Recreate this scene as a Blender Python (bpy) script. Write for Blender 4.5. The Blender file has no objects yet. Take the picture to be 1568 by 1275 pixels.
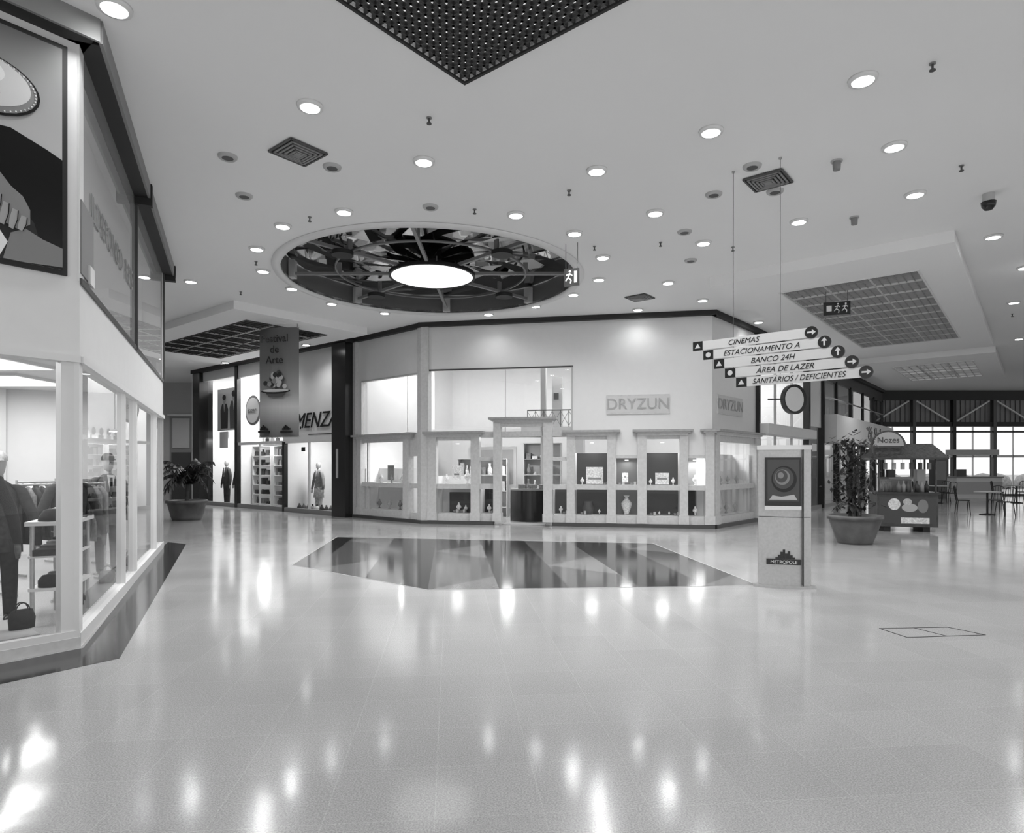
import bpy, math, random
from mathutils import Vector, Matrix
random.seed(7)
D=bpy.data; C=bpy.context
SC=C.scene
try:
    SC.view_settings.view_transform='Standard'
    SC.view_settings.look='None'
except Exception: pass
SC.view_settings.exposure=0.27

# ------------------------------------------------------------------ materials
def mat(name,g,rough=.5,metal=0.,emis=0.,noise=0.,nscale=6.,bump=0.):
    m=D.materials.new(name); m.use_nodes=True
    nt=m.node_tree; b=nt.nodes['Principled BSDF']
    b.inputs['Base Color'].default_value=(g,g,g,1)
    b.inputs['Roughness'].default_value=rough
    b.inputs['Metallic'].default_value=metal
    if emis>0:
        b.inputs['Emission Color'].default_value=(1,1,1,1)
        b.inputs['Emission Strength'].default_value=emis
    tc=nt.nodes.new('ShaderNodeTexCoord'); n=nt.nodes.new('ShaderNodeTexNoise')
    n.inputs['Scale'].default_value=nscale; n.inputs['Detail'].default_value=4
    nt.links.new(tc.outputs['Object'],n.inputs['Vector'])
    a=noise if noise>0 else g*.012
    r=nt.nodes.new('ShaderNodeMapRange')
    r.inputs[1].default_value=.3; r.inputs[2].default_value=.7
    r.inputs[3].default_value=max(0,g-a); r.inputs[4].default_value=min(1,g+a)
    nt.links.new(n.outputs['Fac'],r.inputs[0]); nt.links.new(r.outputs[0],b.inputs['Base Color'])
    return m
WHITE=mat('white_paint',.72,.6)
CEIL=mat('ceiling_paint',.84,.7,nscale=.4)
SOFF=mat('soffit_paint',.84,.7,nscale=.4)
SHOPW=mat('shop_wall_white',.74,.6)
STONE=mat('light_stone',.56,.35,noise=.04,nscale=14)
STONED=mat('grey_stone',.34,.35,noise=.04,nscale=14)
SIGNP=mat('sign_panel_grey',.58,.4); SIGNL=mat('sign_letter_grey',.36,.4)
BLACK=mat('black_gloss',.012,.25)
BLACKM=mat('black_matte',.015,.6)
DARK=mat('dark_grey',.06,.45)
MID=mat('mid_grey',.22,.5)
LGT=mat('light_grey',.45,.5)
ALU=mat('brushed_aluminium',.46,.35,metal=.6,noise=.03,nscale=30)
FRAME=mat('white_frame',.72,.4)
GRAN=mat('dark_granite',.03,.12,noise=.015,nscale=60)
GRID=mat('louver_grey',.24,.5)
GRIDD=mat('louver_dark',.03,.5)
GRIDL=mat('louver_light',.5,.5)
MIRR=mat('smoked_mirror',.30,.03,metal=1.)
DRUM=mat('drum_grey',.12,.35)
LAMP=mat('lamp_glow',1,.5,emis=20)
DISCL=mat('luminous_disc',1,.5,emis=.95)
LUMP=mat('luminous_panel',.9,.5,emis=.7)
LUMD=mat('luminous_panel_dim',.7,.5,emis=.42)
CLOTH=[mat('cloth_%d'%i,g,.9,noise=g*.3,nscale=25) for i,g in enumerate((.015,.04,.1,.22,.5,.75))]
SKIN=mat('mannequin_skin',.45,.5)
LEAF=mat('leaf',.02,.5,noise=.012)
LEAF2=mat('leaf_light',.05,.5,noise=.03)
HEDGE=mat('hedge_leaves',.3,.8,noise=.1)
BARK=mat('bark',.06,.8,noise=.03)
POT=mat('terracotta',.10,.5,noise=.03,nscale=4)
SHING=mat('shingle',.05,.7,noise=.03,nscale=20)
WOOD=mat('dark_wood',.05,.4,noise=.02)

def glassmat(name,tint=1.,refl=.03,haze=0.):
    m=D.materials.new(name); m.use_nodes=True; nt=m.node_tree
    for n in list(nt.nodes): nt.nodes.remove(n)
    o=nt.nodes.new('ShaderNodeOutputMaterial'); mx=nt.nodes.new('ShaderNodeMixShader')
    t=nt.nodes.new('ShaderNodeBsdfTransparent'); t.inputs[0].default_value=(tint,tint,tint,1)
    g=nt.nodes.new('ShaderNodeBsdfGlossy'); g.inputs['Roughness'].default_value=.01
    f=nt.nodes.new('ShaderNodeLayerWeight'); f.inputs[0].default_value=.5
    pw=nt.nodes.new('ShaderNodeMath'); pw.operation='POWER'; pw.inputs[1].default_value=5
    ad=nt.nodes.new('ShaderNodeMath'); ad.operation='MULTIPLY_ADD'; ad.inputs[1].default_value=.8; ad.inputs[2].default_value=refl; ad.use_clamp=True
    nt.links.new(f.outputs['Facing'],pw.inputs[0]); nt.links.new(pw.outputs[0],ad.inputs[0]); nt.links.new(ad.outputs[0],mx.inputs[0])
    nt.links.new(t.outputs[0],mx.inputs[1]); nt.links.new(g.outputs[0],mx.inputs[2])
    last=mx
    if haze>0:
        d=nt.nodes.new('ShaderNodeBsdfDiffuse'); d.inputs[0].default_value=(.8,.8,.8,1)
        m2=nt.nodes.new('ShaderNodeMixShader'); m2.inputs[0].default_value=haze
        nt.links.new(mx.outputs[0],m2.inputs[1]); nt.links.new(d.outputs[0],m2.inputs[2]); last=m2
    nt.links.new(last.outputs[0],o.inputs[0]); return m
GLASS=glassmat('clear_glass',.97,.05)
GLASSH=glassmat('frosted_glass',.9,.08,.3)
GLASSU=glassmat('upper_glass',.85,.12,.2)
GLASSD=glassmat('tinted_glass',.5,.10)

def floormat():
    m=D.materials.new('polished_floor_tiles'); m.use_nodes=True; nt=m.node_tree; b=nt.nodes['Principled BSDF']
    L=nt.links.new
    tc=nt.nodes.new('ShaderNodeTexCoord'); mp=nt.nodes.new('ShaderNodeMapping'); mp.inputs['Rotation'].default_value[2]=math.radians(-5.5)
    L(tc.outputs['Object'],mp.inputs[0])
    br=nt.nodes.new('ShaderNodeTexBrick'); br.offset=0; br.squash=1
    br.inputs['Color1'].default_value=(.375,.375,.375,1); br.inputs['Color2'].default_value=(.40,.40,.40,1)
    br.inputs['Mortar'].default_value=(.44,.44,.44,1); br.inputs['Scale'].default_value=1
    br.inputs['Mortar Size'].default_value=.0025; br.inputs['Brick Width'].default_value=.5; br.inputs['Row Height'].default_value=.5
    br.inputs['Mortar Smooth'].default_value=0
    L(mp.outputs[0],br.inputs['Vector'])
    def nz(sc,a,c,lo,hi,det=3):
        n=nt.nodes.new('ShaderNodeTexNoise'); n.inputs['Scale'].default_value=sc; n.inputs['Detail'].default_value=det
        L(tc.outputs['Object'],n.inputs['Vector'])
        r=nt.nodes.new('ShaderNodeMapRange'); r.inputs[1].default_value=a; r.inputs[2].default_value=c; r.inputs[3].default_value=lo; r.inputs[4].default_value=hi
        L(n.outputs['Fac'],r.inputs[0]); return r
    r=nz(120,.36,.64,.80,1.18,3); rb=nz(.5,.3,.7,.95,1.05)
    mu=nt.nodes.new('ShaderNodeMath'); mu.operation='MULTIPLY'; L(r.outputs[0],mu.inputs[0]); L(rb.outputs[0],mu.inputs[1])
    mul=nt.nodes.new('ShaderNodeVectorMath'); mul.operation='SCALE'
    L(br.outputs['Color'],mul.inputs[0]); L(mu.outputs[0],mul.inputs['Scale']); L(mul.outputs[0],b.inputs['Base Color'])
    r2=nz(.9,.3,.7,.10,.155,5); L(r2.outputs[0],b.inputs['Roughness'])
    b.inputs['IOR'].default_value=1.55
    bp=nt.nodes.new('ShaderNodeBump'); bp.inputs['Strength'].default_value=.02; bp.inputs['Distance'].default_value=.05
    n3=nt.nodes.new('ShaderNodeTexNoise'); n3.inputs['Scale'].default_value=3.5
    L(tc.outputs['Object'],n3.inputs['Vector']); L(n3.outputs['Fac'],bp.inputs['Height']); L(bp.outputs[0],b.inputs['Normal'])
    return m
FLOOR=floormat()

# ------------------------------------------------------------------ mesh builder
class MB:
    def __init__(s,M=None):
        s.v=[];s.f=[];s.fm=[];s.sm=[];s.mats=[];s.M=M or Matrix.Identity(4)
    def add(s,vs,fs,m,smooth=False,L=None):
        T=s.M@L if L is not None else s.M
        if m not in s.mats: s.mats.append(m)
        i=s.mats.index(m); o=len(s.v)
        s.v+=[T@Vector(p) for p in vs]
        for f in fs: s.f.append([o+k for k in f]); s.fm.append(i); s.sm.append(smooth)
    def box(s,x0,x1,y0,y1,z0,z1,m,L=None):
        vs=[(x,y,z) for z in (z0,z1) for y in (y0,y1) for x in (x0,x1)]
        s.add(vs,[(0,2,3,1),(4,5,7,6),(0,1,5,4),(2,6,7,3),(0,4,6,2),(1,3,7,5)],m,False,L)
    def pane(s,x0,x1,y,z0,z1,m):
        s.add([(x0,y,z0),(x1,y,z0),(x1,y,z1),(x0,y,z1)],[(0,1,2,3)],m)
    def lathe(s,cx,cy,prof,m,n=24,L=None,smooth=True):
        vs=[];fs=[]
        for r,z in prof:
            for i in range(n):
                a=2*math.pi*i/n; vs.append((cx+r*math.cos(a),cy+r*math.sin(a),z))
        for j in range(len(prof)-1):
            for i in range(n):
                k=(i+1)%n; fs.append((j*n+i,j*n+k,(j+1)*n+k,(j+1)*n+i))
        s.add(vs,fs,m,smooth,L)
    def cyl(s,cx,cy,z0,z1,r0,r1,m,n=24,L=None):
        s.lathe(cx,cy,[(r0,z0),(r1,z1)],m,n,L)
        for r,z in ((r0,z0),(r1,z1)):
            s.add([(cx+r*math.cos(2*math.pi*i/n),cy+r*math.sin(2*math.pi*i/n),z) for i in range(n)],[tuple(range(n))],m,False,L)
    def tube(s,p0,p1,r0,r1,m,n=8):
        p0=Vector(p0);p1=Vector(p1);d=(p1-p0)
        if d.length<1e-6:return
        q=d.to_track_quat('Z','Y').to_matrix().to_4x4()
        s.cyl(0,0,0,d.length,r0,r1,m,n,Matrix.Translation(p0)@q)
    def loft(s,rings,m,n=16,L=None):
        vs=[];fs=[]
        for cx,cy,cz,rx,ry in rings:
            for i in range(n):
                a=2*math.pi*i/n; vs.append((cx+rx*math.cos(a),cy+ry*math.sin(a),cz))
        for j in range(len(rings)-1):
            for i in range(n):
                k=(i+1)%n; fs.append((j*n+i,j*n+k,(j+1)*n+k,(j+1)*n+i))
        fs.append(tuple(range(n))); fs.append(tuple(range((len(rings)-1)*n,len(rings)*n)))
        s.add(vs,fs,m,True,L)
    def prism(s,poly,z0,z1,m):
        n=len(poly)
        vs=[(x,y,z0) for x,y in poly]+[(x,y,z1) for x,y in poly]
        s.add(vs,[tuple(range(n)),tuple(range(n,2*n))]+[(i,(i+1)%n,n+(i+1)%n,n+i) for i in range(n)],m)
    def plate(s,poly,y,m,th=.004):
        n=len(poly)
        vs=[(x,y,z) for x,z in poly]+[(x,y+th,z) for x,z in poly]
        s.add(vs,[tuple(range(n)),tuple(range(n,2*n))]+[(i,(i+1)%n,n+(i+1)%n,n+i) for i in range(n)],m)
    def ell(s,cx,cz,rx,rz,y,m,n=28,th=.004):
        s.plate([(cx+rx*math.cos(2*math.pi*i/n),cz+rz*math.sin(2*math.pi*i/n)) for i in range(n)],y,m,th)
    def obj(s,name,parent=None):
        xs=[p.x for p in s.v];ys=[p.y for p in s.v];zs=[p.z for p in s.v]
        c=Vector(((min(xs)+max(xs))/2,(min(ys)+max(ys))/2,min(zs)))
        me=D.meshes.new(name); me.from_pydata([p-c for p in s.v],[],s.f)
        for m in s.mats: me.materials.append(m)
        for p,i,sm in zip(me.polygons,s.fm,s.sm): p.material_index=i; p.use_smooth=sm
        import bmesh
        bm=bmesh.new(); bm.from_mesh(me); bmesh.ops.recalc_face_normals(bm,faces=bm.faces); bm.to_mesh(me); bm.free()
        o=D.objects.new(name,me); SC.collection.objects.link(o); o.location=c
        if parent: adopt(o,parent)
        return o
def adopt(o,p):
    o.parent=p; o.matrix_parent_inverse=Matrix.Translation(p.location).inverted()
def text(body,M,x,y,z,size,m,parent,name='lettering',shear=0.,align='CENTER',ext=.003,sx=1.):
    cu=D.curves.new(name,'FONT'); cu.body=body; cu.size=size; cu.shear=shear; cu.extrude=ext; cu.align_x=align; cu.align_y='CENTER'
    cu.materials.append(m); o=D.objects.new(name,cu); SC.collection.objects.link(o)
    o.matrix_basis=M@Matrix.Translation((x,y,z))@Matrix.Rotation(math.pi/2,4,'X')@Matrix.Diagonal((sx,1,1,1))
    adopt(o,parent); return o
def frame(ox,oy,dx,dy):
    return Matrix.Translation((ox,oy,0))@Matrix.Rotation(math.atan2(dy,dx),4,'Z')
def area(name,x,y,z,sx,sy,power,parent=None,rot=(0,0,0)):
    l=D.lights.new(name,'AREA'); l.shape='RECTANGLE'; l.size=sx; l.size_y=sy; l.energy=power
    o=D.objects.new(name,l); SC.collection.objects.link(o); o.location=(x,y,z); o.rotation_euler=rot
    if parent: adopt(o,parent)
    return o
def slab(name,outer,holes,z0,z1,m):
    cu=D.curves.new(name,'CURVE'); cu.dimensions='2D'; cu.fill_mode='BOTH'; cu.extrude=(z1-z0)/2
    for ring in [outer]+holes:
        sp=cu.splines.new('POLY'); sp.points.add(len(ring)-1)
        for p,(x,y) in zip(sp.points,ring): p.co=(x,y,0,1)
        sp.use_cyclic_u=True
    t=D.objects.new('tmp',cu); SC.collection.objects.link(t); C.view_layer.update()
    me=D.meshes.new_from_object(t.evaluated_get(C.evaluated_depsgraph_get()))
    D.objects.remove(t)
    me.materials.clear(); me.materials.append(m)
    for p in me.polygons: p.use_smooth=False
    o=D.objects.new(name,me); SC.collection.objects.link(o); o.location=(0,0,(z0+z1)/2); return o
H=5.5
e1=Vector((.635,.773)); e1.normalize(); e2=Vector((-e1.y,e1.x))
def rect(o,a0,a1,b0,b1):
    o=Vector(o); return [tuple(o+e1*a+e2*b) for a,b in ((a0,b0),(a1,b0),(a1,b1),(a0,b1))]

# ------------------------------------------------------------------ camera
cam=D.cameras.new('camera'); co=D.objects.new('camera',cam); SC.collection.objects.link(co); SC.camera=co
co.location=(0,0,1.6); co.rotation_euler=(math.pi/2,0,0)
cam.sensor_width=36; cam.sensor_fit='HORIZONTAL'; cam.lens=22.5; cam.shift_y=.0475; cam.clip_end=300

# ------------------------------------------------------------------ world
w=D.worlds.new('overcast_sky'); SC.world=w; w.use_nodes=True
bg=w.node_tree.nodes['Background']; bg.inputs[0].default_value=(1,1,1,1); bg.inputs[1].default_value=.95

# ------------------------------------------------------------------ floor
b=MB(); b.box(-27,45,-3.5,34.2,-.1,0,FLOOR); b.obj('floor')
b=MB(); b.box(-40,90,34.3,110,-.3,-.05,LGT); b.obj('exterior_pavement')
INA=mat('inlay_dark',.028,.1,noise=.01,nscale=60); INB=mat('inlay_mid',.10,.1,noise=.02,nscale=60); INC=mat('inlay_light',.18,.1,noise=.03,nscale=60)
def line2(b,p,q,wd,m,z=.003):
    p=Vector(p);q=Vector(q);t=(q-p).normalized();nn=Vector((-t.y,t.x))*wd/2
    b.prism([tuple(p-nn),tuple(q-nn),tuple(q+nn),tuple(p+nn)],.0005,z,m)
def clip(poly,ring):
    out=list(poly); n=len(ring)
    ar=sum(ring[i][0]*ring[(i+1)%n][1]-ring[(i+1)%n][0]*ring[i][1] for i in range(n)); sg=1 if ar>0 else -1
    for i in range(n):
        a=ring[i];c=ring[(i+1)%n]; inp=out; out=[]
        def sd(p): return sg*((c[0]-a[0])*(p[1]-a[1])-(c[1]-a[1])*(p[0]-a[0]))
        for k in range(len(inp)):
            p=inp[k];q=inp[(k+1)%len(inp)]; sp_,sq=sd(p),sd(q)
            if sp_>=0: out.append(p)
            if (sp_>=0)!=(sq>=0):
                t=sp_/(sp_-sq); out.append((p[0]+(q[0]-p[0])*t,p[1]+(q[1]-p[1])*t))
        if len(out)<3: return None
    return out
hull=[(-3.52,10.25),(-3.9,14.25),(2.88,13.07),(3.28,8.5),(-1.08,8.2)]
b=MB(); cs=1.3; o0=Vector((-1.08,8.2)); t1=Vector((.773,-.635)).normalized(); t2=e1
for i in range(-8,9):
    for j in range(-4,10):
        P=[o0+t1*(i*cs)+t2*(j*cs),o0+t1*((i+1)*cs)+t2*(j*cs),o0+t1*((i+1)*cs)+t2*((j+1)*cs),o0+t1*(i*cs)+t2*((j+1)*cs)]
        P=[tuple(p) for p in P]
        tri=[[P[0],P[1],P[3]],[P[1],P[2],P[3]]]
        for k,T in enumerate(tri):
            r=clip(T,hull)
            if r: b.prism(r,0,.002,((INA,INB) if (i+j)%2 else (INB,INA) if j%2 else (INC,INA))[k])
for i in range(5): line2(b,hull[i],hull[(i+1)%5],.015,LGT)
b.obj('floor_inlay')
b=MB()
b.prism([(-7.9,.2),(-3.75,5.6),(-3.25,5.3),(-7.3,.1)],0,.002,GRAN)
b.prism([(-3.75,5.6),(-6.8,12.44),(-7.15,13.3),(-6.6,12.96),(-3.25,5.3)],0,.002,GRAN)
b.obj('floor_granite_border')
b=MB()
hp=[(3.6,6.27),(4.3,6.32),(4.46,6.03),(3.67,5.94)]
for i in range(4): line2(b,hp[i],hp[(i+1)%4],.012,BLACKM)
line2(b,(3.95,6.295),(4.07,5.985),.01,BLACKM)
b.obj('floor_access_hatch')

# ------------------------------------------------------------------ ceiling
dc=(-1.67,13.4); DR=3.0
circ=lambda r,n=96:[(dc[0]+r*math.cos(2*math.pi*i/n),dc[1]+r*math.sin(2*math.pi*i/n)) for i in range(n)]
TC=(-.48,6.5); RC=(5.76,13.73); LC=(-6.77,16.33)
hT=rect(TC,-5.5,0,-5.5,0); hR=rect(RC,0,8.3,-2.5,0); hR2=rect(RC,13.5,18.5,-2.5,0); hL=rect(LC,0,2.35,0,6.2)
slab('ceiling',[(-27,-3.5),(45,-3.5),(45,34.2),(-27,34.2)],[circ(DR),hT,hR,hR2,hL],H,H+.06,CEIL)
slab('trim_soffit_right',rect(RC,-1.4,10.2,-3.2,1.0),[hR],5.3,H,SOFF)
slab('trim_soffit_far',rect(RC,12.0,19.6,-3.2,1.0),[hR2],5.3,H,SOFF)
slab('trim_soffit_left',rect(LC,-.8,3.1,-.9,7.6),[hL],5.3,H,SOFF)
b=MB(frame(RC[0],RC[1],e1.x,e1.y)); b.box(-2.4,20,-4.7,-4.3,5.2,H,SOFF); b.box(-2.4,-2.0,-14,-4.3,5.2,H,SOFF); b.obj('ceiling_beam')
def coffer(name,o,a0,a1,b0,b1,z,cell,m,depth,big=None,lid=5.95,lm=MID,bw=.012):
    M=Matrix.Translation((o[0],o[1],0))@Matrix.Rotation(math.atan2(e1.y,e1.x),4,'Z')
    b=MB(M)
    k=a0
    while k<=a1+1e-6: b.box(k-bw/2,k+bw/2,b0,b1,z,z+depth,m); k+=cell
    k=b0
    while k<=b1+1e-6: b.box(a0,a1,k-bw/2,k+bw/2,z,z+depth,m); k+=cell
    if big:
        k=a0
        while k<=a1+1e-6: b.box(k-.014,k+.014,b0,b1,z-.01,z+depth,GRIDL); k+=big
        k=b0
        while k<=b1+1e-6: b.box(a0,a1,k-.014,k+.014,z-.01,z+depth,GRIDL); k+=big
    b.box(a0-.05,a0,b0,b1,5.56,lid,lm); b.box(a1,a1+.05,b0,b1,5.56,lid,lm)
    b.box(a0,a1,b0-.05,b0,5.56,lid,lm); b.box(a0,a1,b1,b1+.05,5.56,lid,lm)
    b.box(a0,a1,b0,b1,lid,lid+.05,lm)
    e=.03; fm=BLACKM if m is GRIDD else FRAME
    b.box(a0-e,a1+e,b0-e,b0,z-.02,z+depth,fm); b.box(a0-e,a1+e,b1,b1+e,z-.02,z+depth,fm)
    b.box(a0-e,a0,b0,b1,z-.02,z+depth,fm); b.box(a1,a1+e,b0,b1,z-.02,z+depth,fm)
    return b.obj(name)
coffer('louver_ceiling_panel',TC,-5.5,0,-5.5,0,5.5,.085,GRIDD,.045,None,5.8,LUMD,.024)
coffer('louver_ceiling_panel',RC,0,8.3,-2.5,0,5.3,.14,GRID,.06,.83,5.95,LUMD)
coffer('louver_ceiling_panel',RC,13.5,18.5,-2.5,0,5.3,.25,GRID,.07,.83,5.95,LUMP)
coffer('louver_ceiling_panel',LC,0,2.35,0,6.2,5.3,.14,GRIDD,.07,.78,5.95,MID)

# dome recess : faceted mirror, radial steel spokes
b=MB(Matrix.Translation((dc[0],dc[1],0)))
b.lathe(0,0,[(DR,5.5),(DR,5.98)],DRUM,96)
b.lathe(0,0,[(DR-.01,5.5),(DR-.01,5.46),(DR+.14,5.46),(DR+.16,5.495)],WHITE,96)
N=24; R=[.25,.9,1.5,2.1,2.55,DR]
def zz(i,j): return 5.84+.02*j+ (.022 if (i+j)%2 else -.022)*(1 if j not in (0,5) else .3)
for j in range(5):
    for i in range(N):
        P=[]
        for (ii,jj) in ((i,j),(i+1,j),(i+1,j+1),(i,j+1)):
            a=2*math.pi*ii/N; P.append((R[jj]*math.cos(a),R[jj]*math.sin(a),zz(ii%N,jj)))
        b.add(P,[(0,1,2),(0,2,3)],MIRR)
b.cyl(0,0,5.7,5.9,.27,.27,BLACKM,32)
for i in range(8):
    a=math.radians(0+45*i); L=Matrix.Rotation(a,4,'Z')
    b.box(.85,DR,-.03,.03,5.58,5.64,MID,L)
    b.box(DR-.14,DR-.02,-.09,.09,5.52,5.88,LGT,L)
    b.box(1.9,2.0,-.02,.02,5.64,5.84,MID,L)
    if i%2: b.cyl(2.1,.0,5.5,5.58,.20,.20,BLACKM,20,L)
b.lathe(0,0,[(1.94,5.59),(1.97,5.59),(1.97,5.63),(1.94,5.63),(1.94,5.59)],MID,64)
b.lathe(0,0,[(.90,5.53),(.90,5.6),(.85,5.6),(.85,5.53),(.90,5.53)],BLACKM,48)
b.cyl(0,0,5.56,5.6,.88,.88,DARK,48); b.cyl(0,0,5.54,5.555,.85,.85,DISCL,48)
for i in range(4):
    a=math.pi/2*i+.3; b.tube((.5*math.cos(a),.5*math.sin(a),5.58),(.5*math.cos(a),.5*math.sin(a),5.82),.015,.015,MID)
b.obj('circular_mirrored_ceiling_recess')

# ------------------------------------------------------------------ ceiling fittings
b=MB(); b.lathe(0,0,[(.105,-.035),(.135,-.03),(.14,0),(.10,0),(.10,-.035)],WHITE,24)
b.cyl(0,0,-.028,-.02,.103,.103,LAMP,24); dl=b.obj('ceiling_downlight'); dlme=dl.data; D.objects.remove(dl)
lights=[(-3.38,5.44),(-2.19,6.94),(-1.13,8.2),(-2.58,9.83),(-3.73,10.41),(-4.59,11.51),(-4.99,12.83),(-4.85,14.1),(-6.8,13.55),(-4.34,15.41),
(-3.25,16.35),(.06,9.95),(1.05,10.74),(1.7,11.98),(1.82,13.41),(1.4,14.59),(.575,15.66),(-.605,16.5),(1.12,8.456),(2.32,7.46),(3.54,6.456),
(4.67,7.816),(5.79,9.19),(4.58,10.22),(2.21,9.876),(3.35,11.21),(3.33,13.65),(4.5,15.1),(3.15,16.0),(6.7,17.4),(12.0,15.3),(15.6,19.7),(8.2,10.9),(10.1,12.6),
(-8.6,15.2),(-1.6,1.4),(-3.2,2.2),(3.2,2.5),(5.8,4.2),(7.6,6.0),(11,9),(18,14),(20,22),(14,25),(-6.3,19.6),(-8.3,21.4),(-10.3,23.0)]  # last two downlights are added to brighten the rear-left shopfronts
wall_close={(-3.25,16.35):28,(.575,15.66):28,(-.605,16.5):28,(4.5,15.1):28,(3.15,16.0):24,(6.7,17.4):28,(-4.34,15.41):28,(-3.38,5.44):30,(-3.2,2.2):50,
 (-6.3,19.6):75,(-8.3,21.4):75,(-10.3,23.0):75}
def soff(x,y):
    v=Vector((x-RC[0],y-RC[1])); a=v.dot(e1); c=v.dot(e2)
    if -1.4<a<10.2 and -3.2<c<1: return True
    if 12<a<19.6 and -3.2<c<1: return True
    v=Vector((x-LC[0],y-LC[1])); a=v.dot(e1); c=v.dot(e2)
    return -.8<a<3.1 and -.9<c<7.6
for (x,y) in lights:
    hz=5.3 if soff(x,y) else H
    o=D.objects.new('ceiling_downlight',dlme); SC.collection.objects.link(o); o.location=(x,y,hz-.035)
    l=D.lights.new('bulb','SPOT'); l.energy=wall_close.get((x,y),85 if y<5 else 130)
    l.spot_size=math.radians(145); l.spot_blend=.8; l.shadow_soft_size=.09
    lo=D.objects.new('bulb',l); SC.collection.objects.link(lo); lo.location=(x,y,hz-.06); adopt(lo,o)
for x,y in [(-3.59,8.08),(-3.87,9.25),(-2.35,8.36),(3.13,8.34),(3.74,9.1),(2.88,10.68),(3.4,12.17),(-1.23,9.65),(2.9,9.2)]:
    b=MB(Matrix.Translation((x,y,0))); b.lathe(0,0,[(.07,H-.03),(.10,H-.035),(.115,H-.02),(.12,H)],LGT,20); b.cyl(0,0,H-.03,H-.022,.085,.085,DARK,20); b.obj('ceiling_speaker')
for x,y in [(-.93,7.18),(.81,9.08),(-.57,9.75),(4.08,6.21),(5.85,8.33),(1.47,11.4),(2.6,11.2),(-4.9,12.25),(-3.18,10.06),(3.95,11.44),(-6.1,14.4),(12.9,16.5),(10.5,9.5)]:
    b=MB(Matrix.Translation((x,y,0))); b.cyl(0,0,H-.012,H,.03,.03,MID,12); b.cyl(0,0,H-.07,H-.012,.011,.011,DARK,8); b.cyl(0,0,H-.075,H-.065,.028,.028,DARK,12); b.obj('fire_sprinkler')
for x,y in [(5.38,10.06),(4.16,8.2)]:
    b=MB(Matrix.Translation((x,y,0))); b.cyl(0,0,H-.02,H,.07,.07,LGT,16); b.cyl(0,0,H-.12,H-.02,.045,.05,MID,16); b.obj('smoke_detector')
b=MB(Matrix.Translation((6.85,9.2,0))); b.cyl(0,0,H-.12,H,.075,.075,LGT,24)
b.lathe(0,0,[(.001,H-.24),(.05,H-.23),(.085,H-.18),(.095,H-.12),(.07,H-.12)],BLACK,24); b.obj('dome_security_camera')
for x,y in [(-2.66,7.96),(3.5,8.75),(2.97,14.87)]:
    M=Matrix.Translation((x,y,0))@Matrix.Rotation(math.atan2(e1.y,e1.x),4,'Z'); b=MB(M)
    for k in range(5):
        a=.25-k*.045; z=H-.01-.006*k; w_=.013
        m=MID if k else DARK
        for s_ in (-1,1):
            b.box(-a,a,s_*a-w_,s_*a+w_,z-.014,z,m); b.box(s_*a-w_,s_*a+w_,-a,a,z-.014,z,m)
    b.box(-.24,.24,-.24,.24,H-.006,H-.001,BLACKM); b.box(-.05,.05,-.05,.05,H-.05,H-.005,MID)
    b.obj('air_diffuser')

# ------------------------------------------------------------------ mannequins, racks, shelves
def mannequin(x,y,z0,rot,jk,pt,sk=SKIN,cap=None,h=1.8,head=True,arms=.12,name='clothed_mannequin',skirt=False):
    s=h/1.8
    b=MB(Matrix.Translation((x,y,z0))@Matrix.Rotation(rot,4,'Z')@Matrix.Scale(s,4))
    for sd in (-1,1):
        b.loft([(sd*.10,0,.04,.055,.06),(sd*.10,0,.10,.06,.065),(sd*.10,0,.45,.075,.085),(sd*.095,0,.60,.08,.09),(sd*.09,0,.88,.11,.12)],pt,12)
        b.loft([(sd*.10,-.05,.0,.045,.13),(sd*.10,-.05,.04,.045,.13),(sd*.10,-.02,.08,.035,.08)],BLACK,12)
        b.loft([(sd*(.24+arms),-.05,.80,.038,.042),(sd*(.235+arms*.8),-.02,1.0,.05,.055),(sd*(.235+arms*.5),0,1.15,.056,.062),(sd*.225,0,1.32,.064,.072),(sd*.19,0,1.42,.06,.066),(sd*.13,0,1.465,.05,.055)],jk,12)
        b.loft([(sd*(.245+arms),-.06,.66,.018,.03),(sd*(.245+arms),-.055,.72,.025,.042),(sd*(.24+arms),-.05,.81,.026,.03)],sk,10)
    b.loft([(0,0,.74,.19,.13),(0,0,.86,.20,.135),(0,0,1.06,.165,.11),(0,0,1.25,.19,.13),(0,0,1.38,.19,.12),(0,0,1.45,.14,.085),(0,0,1.51,.065,.065)],jk,18)
    if skirt: b.loft([(0,0,.5,.24,.18),(0,0,.8,.19,.14),(0,0,.95,.17,.12)],pt,18)
    b.plate([(-.05,1.5),(.05,1.5),(0,1.14)],-.138,CLOTH[5],.02)
    b.plate([(-.013,1.46),(.013,1.46),(.02,1.2),(0,1.16),(-.02,1.2)],-.146,CLOTH[0],.01)
    if head:
        b.loft([(0,0,1.46,.055,.06),(0,0,1.58,.046,.053)],sk,12)
        b.loft([(0,-.01,1.55,.035,.05),(0,-.015,1.60,.06,.075),(0,-.01,1.68,.073,.092),(0,0,1.74,.072,.09),(0,0,1.79,.05,.065),(0,0,1.805,.015,.02)],sk,16)
        b.loft([(0,-.10,1.645,.01,.012),(0,-.108,1.66,.014,.016),(0,-.10,1.70,.008,.01)],sk,8)
        if cap:
            b.loft([(0,0,1.72,.085,.105),(0,0,1.77,.084,.10),(0,0,1.82,.055,.07),(0,0,1.83,.02,.02)],cap,16)
            b.loft([(0,-.12,1.722,.075,.09),(0,-.12,1.735,.07,.085)],cap,14)
    b.cyl(0,0,0,.008,.2,.2,ALU,24)
    return b.obj(name)
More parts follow.
